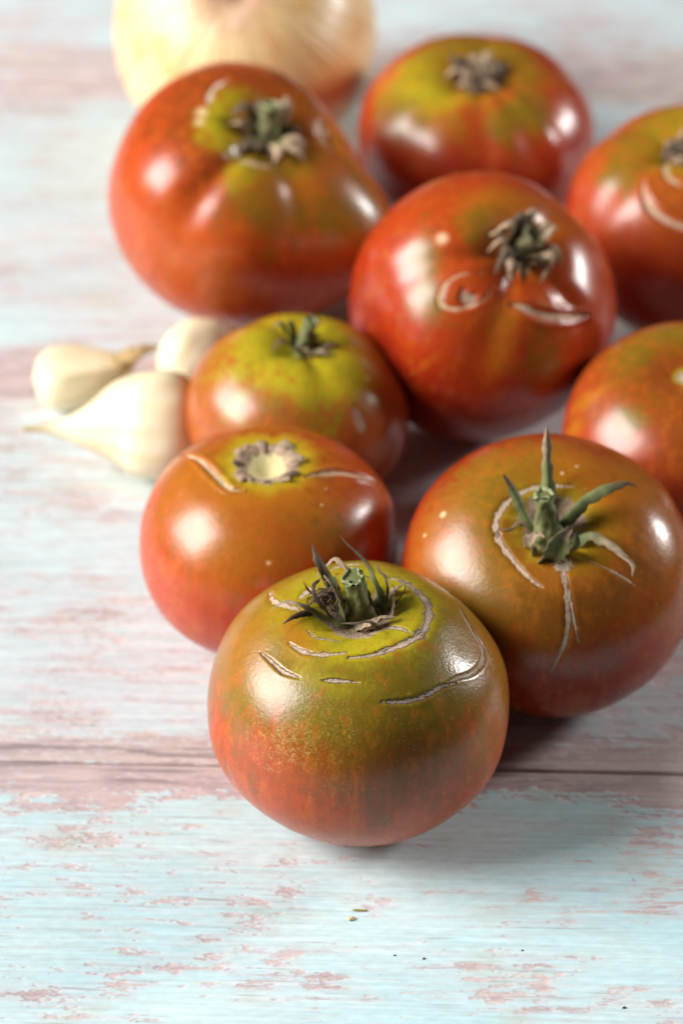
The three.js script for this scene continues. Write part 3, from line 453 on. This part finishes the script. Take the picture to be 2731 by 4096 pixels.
// ---------------------------------------------------------------- onion and garlic
{
  const g = thing('onion', 'large golden brown onion in papery skin, behind the tomatoes', 'onion');
  const nu = 180, nv = 110, W = 1024, H = 512, A = 0.0474, B = 0.90, P = [], UV = [], I = [];
  const shape = (phi, t) => { const th = t * Math.PI, sn = Math.sin(th), cs = Math.cos(th), r = A * sn * (1 + 0.012 * noise(Math.sin(phi) * 2, cs * 2, Math.cos(phi) * 2) + 0.006 * Math.cos(7 * phi) * sn), y = A * B * (cs + (cs > 0 ? -0.09 * Math.exp(-Math.pow(sn / 0.16, 2)) : -0.25 * Math.exp(-Math.pow(sn / 0.2, 2)))); return V(r * Math.sin(phi), y, r * Math.cos(phi)); };
  for (let j = 0; j <= nv; j++) for (let i = 0; i <= nu; i++) { const p = shape(i / nu * 2 * Math.PI, j / nv); P.push(p.x, p.y, p.z); UV.push(i / nu, 1 - j / nv); }
  for (let j = 0; j < nv; j++) for (let i = 0; i < nu; i++) { const a = j * (nu + 1) + i, b = a + nu + 1; if (j) I.push(a, b, a + 1); if (j < nv - 1) I.push(a + 1, b, b + 1); }
  const geo = new THREE.BufferGeometry(); geo.setAttribute('position', new THREE.Float32BufferAttribute(P, 3)); geo.setAttribute('uv', new THREE.Float32BufferAttribute(UV, 2)); geo.setIndex(I); geo.computeVertexNormals();
  const col = new Uint8Array(W * H * 4), hgt = new Uint8Array(W * H * 4);
  for (let j = 0; j < H; j++) for (let i = 0; i < W; i++) {
    const th = (1 - (j + 0.5) / H) * Math.PI, a = i / W * 2 * Math.PI, k = (j * W + i) * 4, cx = Math.sin(a), cz = Math.cos(a);
    const vein = fbm(cx * 26, th * 1.1, cz * 26, 3), blot = fbm(cx * 2.5 * Math.sin(th), th * 2, cz * 2.5 * Math.sin(th), 4);
    let c = mix3([0.88, 0.56, 0.23], [0.92, 0.72, 0.40], clamp(0.5 + 1.4 * blot)); c = mix3(c, [0.62, 0.32, 0.10], 0.8 * sm(0.0, 0.35, vein)); c = mix3(c, [0.70, 0.36, 0.12], 0.8 * sm(0.05, 0.4, -blot + 0.4 * vein));
    c = mix3(c, [0.58, 0.31, 0.20], (1 - sm(0.15, 0.5, th + 0.5 * vein + 0.3 * blot)) * 0.8);
    col[k] = toS(c[0]); col[k + 1] = toS(c[1]); col[k + 2] = toS(c[2]); col[k + 3] = 255; hgt[k] = hgt[k + 1] = hgt[k + 2] = 255 * clamp(0.5 + 0.5 * vein); hgt[k + 3] = 255;
  }
  part('bulb', geo, new THREE.MeshPhysicalMaterial({ map: dataTex(W, H, col, true), bumpMap: dataTex(W, H, hgt), bumpScale: 0.0012, roughness: 0.34, clearcoat: 0.4, clearcoatRoughness: 0.3 }), g);
  const R = rng(9), gs = [];
  for (let k = 0; k < 40; k++) { const a = R() * 6.28, r = 0.0045 * Math.sqrt(R()), b = R() * 6.28, st = []; for (let q = 0; q <= 4; q++) st.push([Math.sin(a) * r + Math.sin(b) * q * 0.0006, A * B * 0.9 + q * 0.0007 * (0.4 + R()), Math.cos(a) * r + Math.cos(b) * q * 0.0006, 0.0004 * (1 - q * 0.18)]); gs.push(stalk(st, 5, () => mix3([0.42, 0.24, 0.15], [0.60, 0.42, 0.30], k % 7 / 7), 0.1, k)); }
  part('dry_roots', mergeGeometries(gs), M.dry, g);
  g.rotation.set(40 * D2R, 0, 4 * D2R);
  g.updateMatrixWorld(); let low = 1e9; const v = V(0, 0, 0); for (let i = 0; i < P.length; i += 3) low = Math.min(low, v.set(P[i], P[i + 1], P[i + 2]).applyQuaternion(g.quaternion).y);
  g.position.set(-0.039, -low, -0.360);
}
// a clove: stations [x, y, z, radius]; the upper side may be flattened, as where it sat against its neighbours
function garlic(label, at, turn, st, o = {}) {
  const g = thing('garlic_clove', label, 'garlic clove', 'peeled garlic cloves'), c = new THREE.CatmullRomCurve3(st.map((p) => V(p[0], p[1], p[2]))), rings = [], cols = [], K = 56, n = 40;
  const rad = (s) => { const q = s * (st.length - 1), i = Math.min(st.length - 2, Math.floor(q)), f = q - i, p = [st[Math.max(0, i - 1)][3], st[i][3], st[i + 1][3], st[Math.min(st.length - 1, i + 2)][3]]; return Math.max(0.0004, p[1] + 0.5 * f * (p[2] - p[0] + f * (2 * p[0] - 5 * p[1] + 4 * p[2] - p[3] + f * (3 * (p[1] - p[2]) + p[3] - p[0])))); };
  for (let k = 0; k <= K; k++) {
    const s = k / K, p = c.getPoint(s), t = c.getTangent(s), sx = V(0, 0, 0).crossVectors(t, V(0, 1, 0)).normalize(), sy = V(0, 0, 0).crossVectors(sx, t), r = rad(s), ring = [];
    for (let j = 0; j < n; j++) { const a = -j / n * Math.PI * 2, ca = Math.cos(a), sa = Math.sin(a); let q = r * (1 + 0.075 * Math.cos(3 * a + 0.9) + 0.03 * Math.cos(7 * a + s * 3) * (1 - s) + 0.05 * noise(ca * 2 + s * 4, sa * 2, at[0] * 90)); let ly = sa * q; if (o.flat && ly > o.flat * r) ly = o.flat * r + (ly - o.flat * r) * 0.12; ring.push(p.clone().addScaledVector(sx, ca * q * (o.slim ?? 1)).addScaledVector(sy, ly)); }
    rings.push(ring);
    const end = Math.max(1 - sm(0, o.tan0 ?? 0.12, s), sm(1 - (o.tan1 ?? 0.08), 1, s));
    const row = []; for (let j = 0; j < n; j++) { const a = j / n * 6.283, ve = fbm(Math.cos(a) * 6 + at[0] * 50, Math.sin(a) * 6, s * 1.2, 3); row.push(mix3(mix3([0.86, 0.77, 0.54], [0.80, 0.64, 0.36], clamp(0.3 + 1.5 * ve)), [0.50, 0.31, 0.13], clamp(end * (0.9 + ve)))); } cols.push(row);
  }
  part('flesh', skin(rings, cols), M.garlic, g);
  if (o.husk) part('husk', sepal(o.husk, 0.004, { dryFrom: -1, dryTo: -0.5, tip: [0.62, 0.42, 0.18], seed: 61, fold: 0.3, jag: 0.3, wide: 0.5 }), M.dry, g);
  g.rotation.y = turn * D2R; let low = 1e9; rings.forEach((r) => r.forEach((p) => { low = Math.min(low, p.y); })); g.position.set(at[0], -low, at[1]);
  return g;
}
M.garlic = new THREE.MeshPhysicalMaterial({ vertexColors: true, roughness: 0.45, clearcoat: 0.3, clearcoatRoughness: 0.35 });
garlic('plump ivory garlic clove with a long pointed tail', [-0.0655, -0.154], -2, [[-0.038, 0.0005, 0.004, 0.0007], [-0.028, 0.0005, 0.003, 0.0022], [-0.017, 0.0, 0.002, 0.0072], [-0.006, 0.0, 0, 0.0145], [0.004, 0.0, 0, 0.0172], [0.012, 0.0, 0, 0.0158], [0.0175, 0.0, 0, 0.0090], [0.0195, 0, 0, 0.001]], { tan0: 0.2 });
garlic('short garlic clove with a flat tan edged top and dry tip', [-0.0885, -0.190], 4, [[-0.0150, 0.0, 0, 0.001], [-0.0135, 0.0, 0, 0.0065], [-0.009, 0.0, 0, 0.0105], [-0.002, 0.0, 0, 0.0112], [0.006, 0.001, 0, 0.0090], [0.013, 0.003, 0, 0.0050], [0.019, 0.006, -0.001, 0.0012]], { flat: 0.55, tan1: 0.35, tan0: 0.03, husk: [[0.010, 0.006, 0.001], [0.015, 0.0075, 0], [0.021, 0.0085, -0.002], [0.026, 0.0075, -0.004]] });
garlic('egg shaped garlic clove tucked behind the small green shouldered tomato', [-0.0500, -0.197], 55, [[-0.017, 0, 0, 0.001], [-0.0145, 0, 0, 0.007], [-0.008, 0, 0, 0.0118], [0.001, 0, 0, 0.0130], [0.009, 0, 0, 0.0098], [0.015, 0, 0, 0.0045], [0.019, 0.001, 0, 0.001]], { tan0: 0.05, tan1: 0.12 });
// ---------------------------------------------------------------- crumbs on the front plank
{
  const crumb = (label, x, z, sx, sy, sz, turn, color, seed, group) => {
    const q = new THREE.IcosahedronGeometry(1, 3), p = q.attributes.position; for (let i = 0; i < p.count; i++) { const m = 1 + 0.55 * fbm(p.getX(i) * 1.3 + seed * 5, p.getY(i) * 1.3, p.getZ(i) * 1.3, 3); p.setXYZ(i, p.getX(i) * m * sx, p.getY(i) * m * sy, p.getZ(i) * m * sz); } q.computeVertexNormals();
    const m = part(numbered('crumb'), q, new THREE.MeshStandardMaterial({ color: new THREE.Color(...color), roughness: 0.85 }), scene); m.userData = { label, category: 'crumb' }; if (group) m.userData.group = group; m.rotation.y = turn; m.position.set(x, sy * 0.8, z);
  };
  crumb('pale tan crumb lying on the chipped blue plank', -0.0017, 0.0457, 0.0010, 0.0004, 0.0007, 0.3, [0.62, 0.48, 0.28], 1);
  crumb('thin olive straw fibre lying on the chipped blue plank', 0.0006, 0.0425, 0.0020, 0.00025, 0.00035, -0.05, [0.32, 0.26, 0.06], 2);
  for (const [x, z, s] of [[0.0170, 0.0600, 0.0005], [0.0095, 0.0588, 0.0004], [0.0672, 0.0772, 0.0006], [0.0424, 0.0570, 0.0004]]) crumb('tiny dark brown speck of dirt on the chipped blue plank', x, z, s * 0.8, s * 0.4, s * 0.5, x * 50, [0.05, 0.035, 0.02], x * 900, 'dirt specks on the front plank');
}
// ---------------------------------------------------------------- lamps
for (const L of LAMPS) {
  const g = thing('softbox_lamp', L.label, 'lamp', 'studio softbox lamps');
  g.position.set(...L.at); g.lookAt(...L.to);
  const hood = new THREE.CylinderGeometry(0.08, Math.SQRT1_2 * (L.w + 0.03), 0.22, 4, 1, true); hood.rotateY(Math.PI / 4); hood.rotateX(-Math.PI / 2); hood.translate(0, 0, -0.115);
  part('hood', hood, new THREE.MeshStandardMaterial({ color: new THREE.Color(0.02, 0.02, 0.02), roughness: 0.8, side: THREE.DoubleSide }), g);
  part('diffuser', new RoundedBoxGeometry(L.w, L.h, 0.004, 2, 0.001), new THREE.MeshStandardMaterial({ color: new THREE.Color(0.8, 0.8, 0.8), emissive: new THREE.Color(1, 0.98, 0.95), emissiveIntensity: 1 }), g);
  const housing = new THREE.CylinderGeometry(0.045, 0.05, 0.16, 20); housing.rotateX(Math.PI / 2); housing.translate(0, 0, -0.30);
  part('housing', housing, new THREE.MeshStandardMaterial({ color: new THREE.Color(0.03, 0.03, 0.03), roughness: 0.5 }), g);
  const light = new THREE.RectAreaLight(new THREE.Color(...L.c), L.i, L.w, L.h);
  light.name = 'softbox_light'; g.add(light); light.position.set(0, 0, 0.006); light.rotation.y = Math.PI;
}
scene.updateMatrixWorld(true);
// DEBUG
renderer.render(scene, camera);
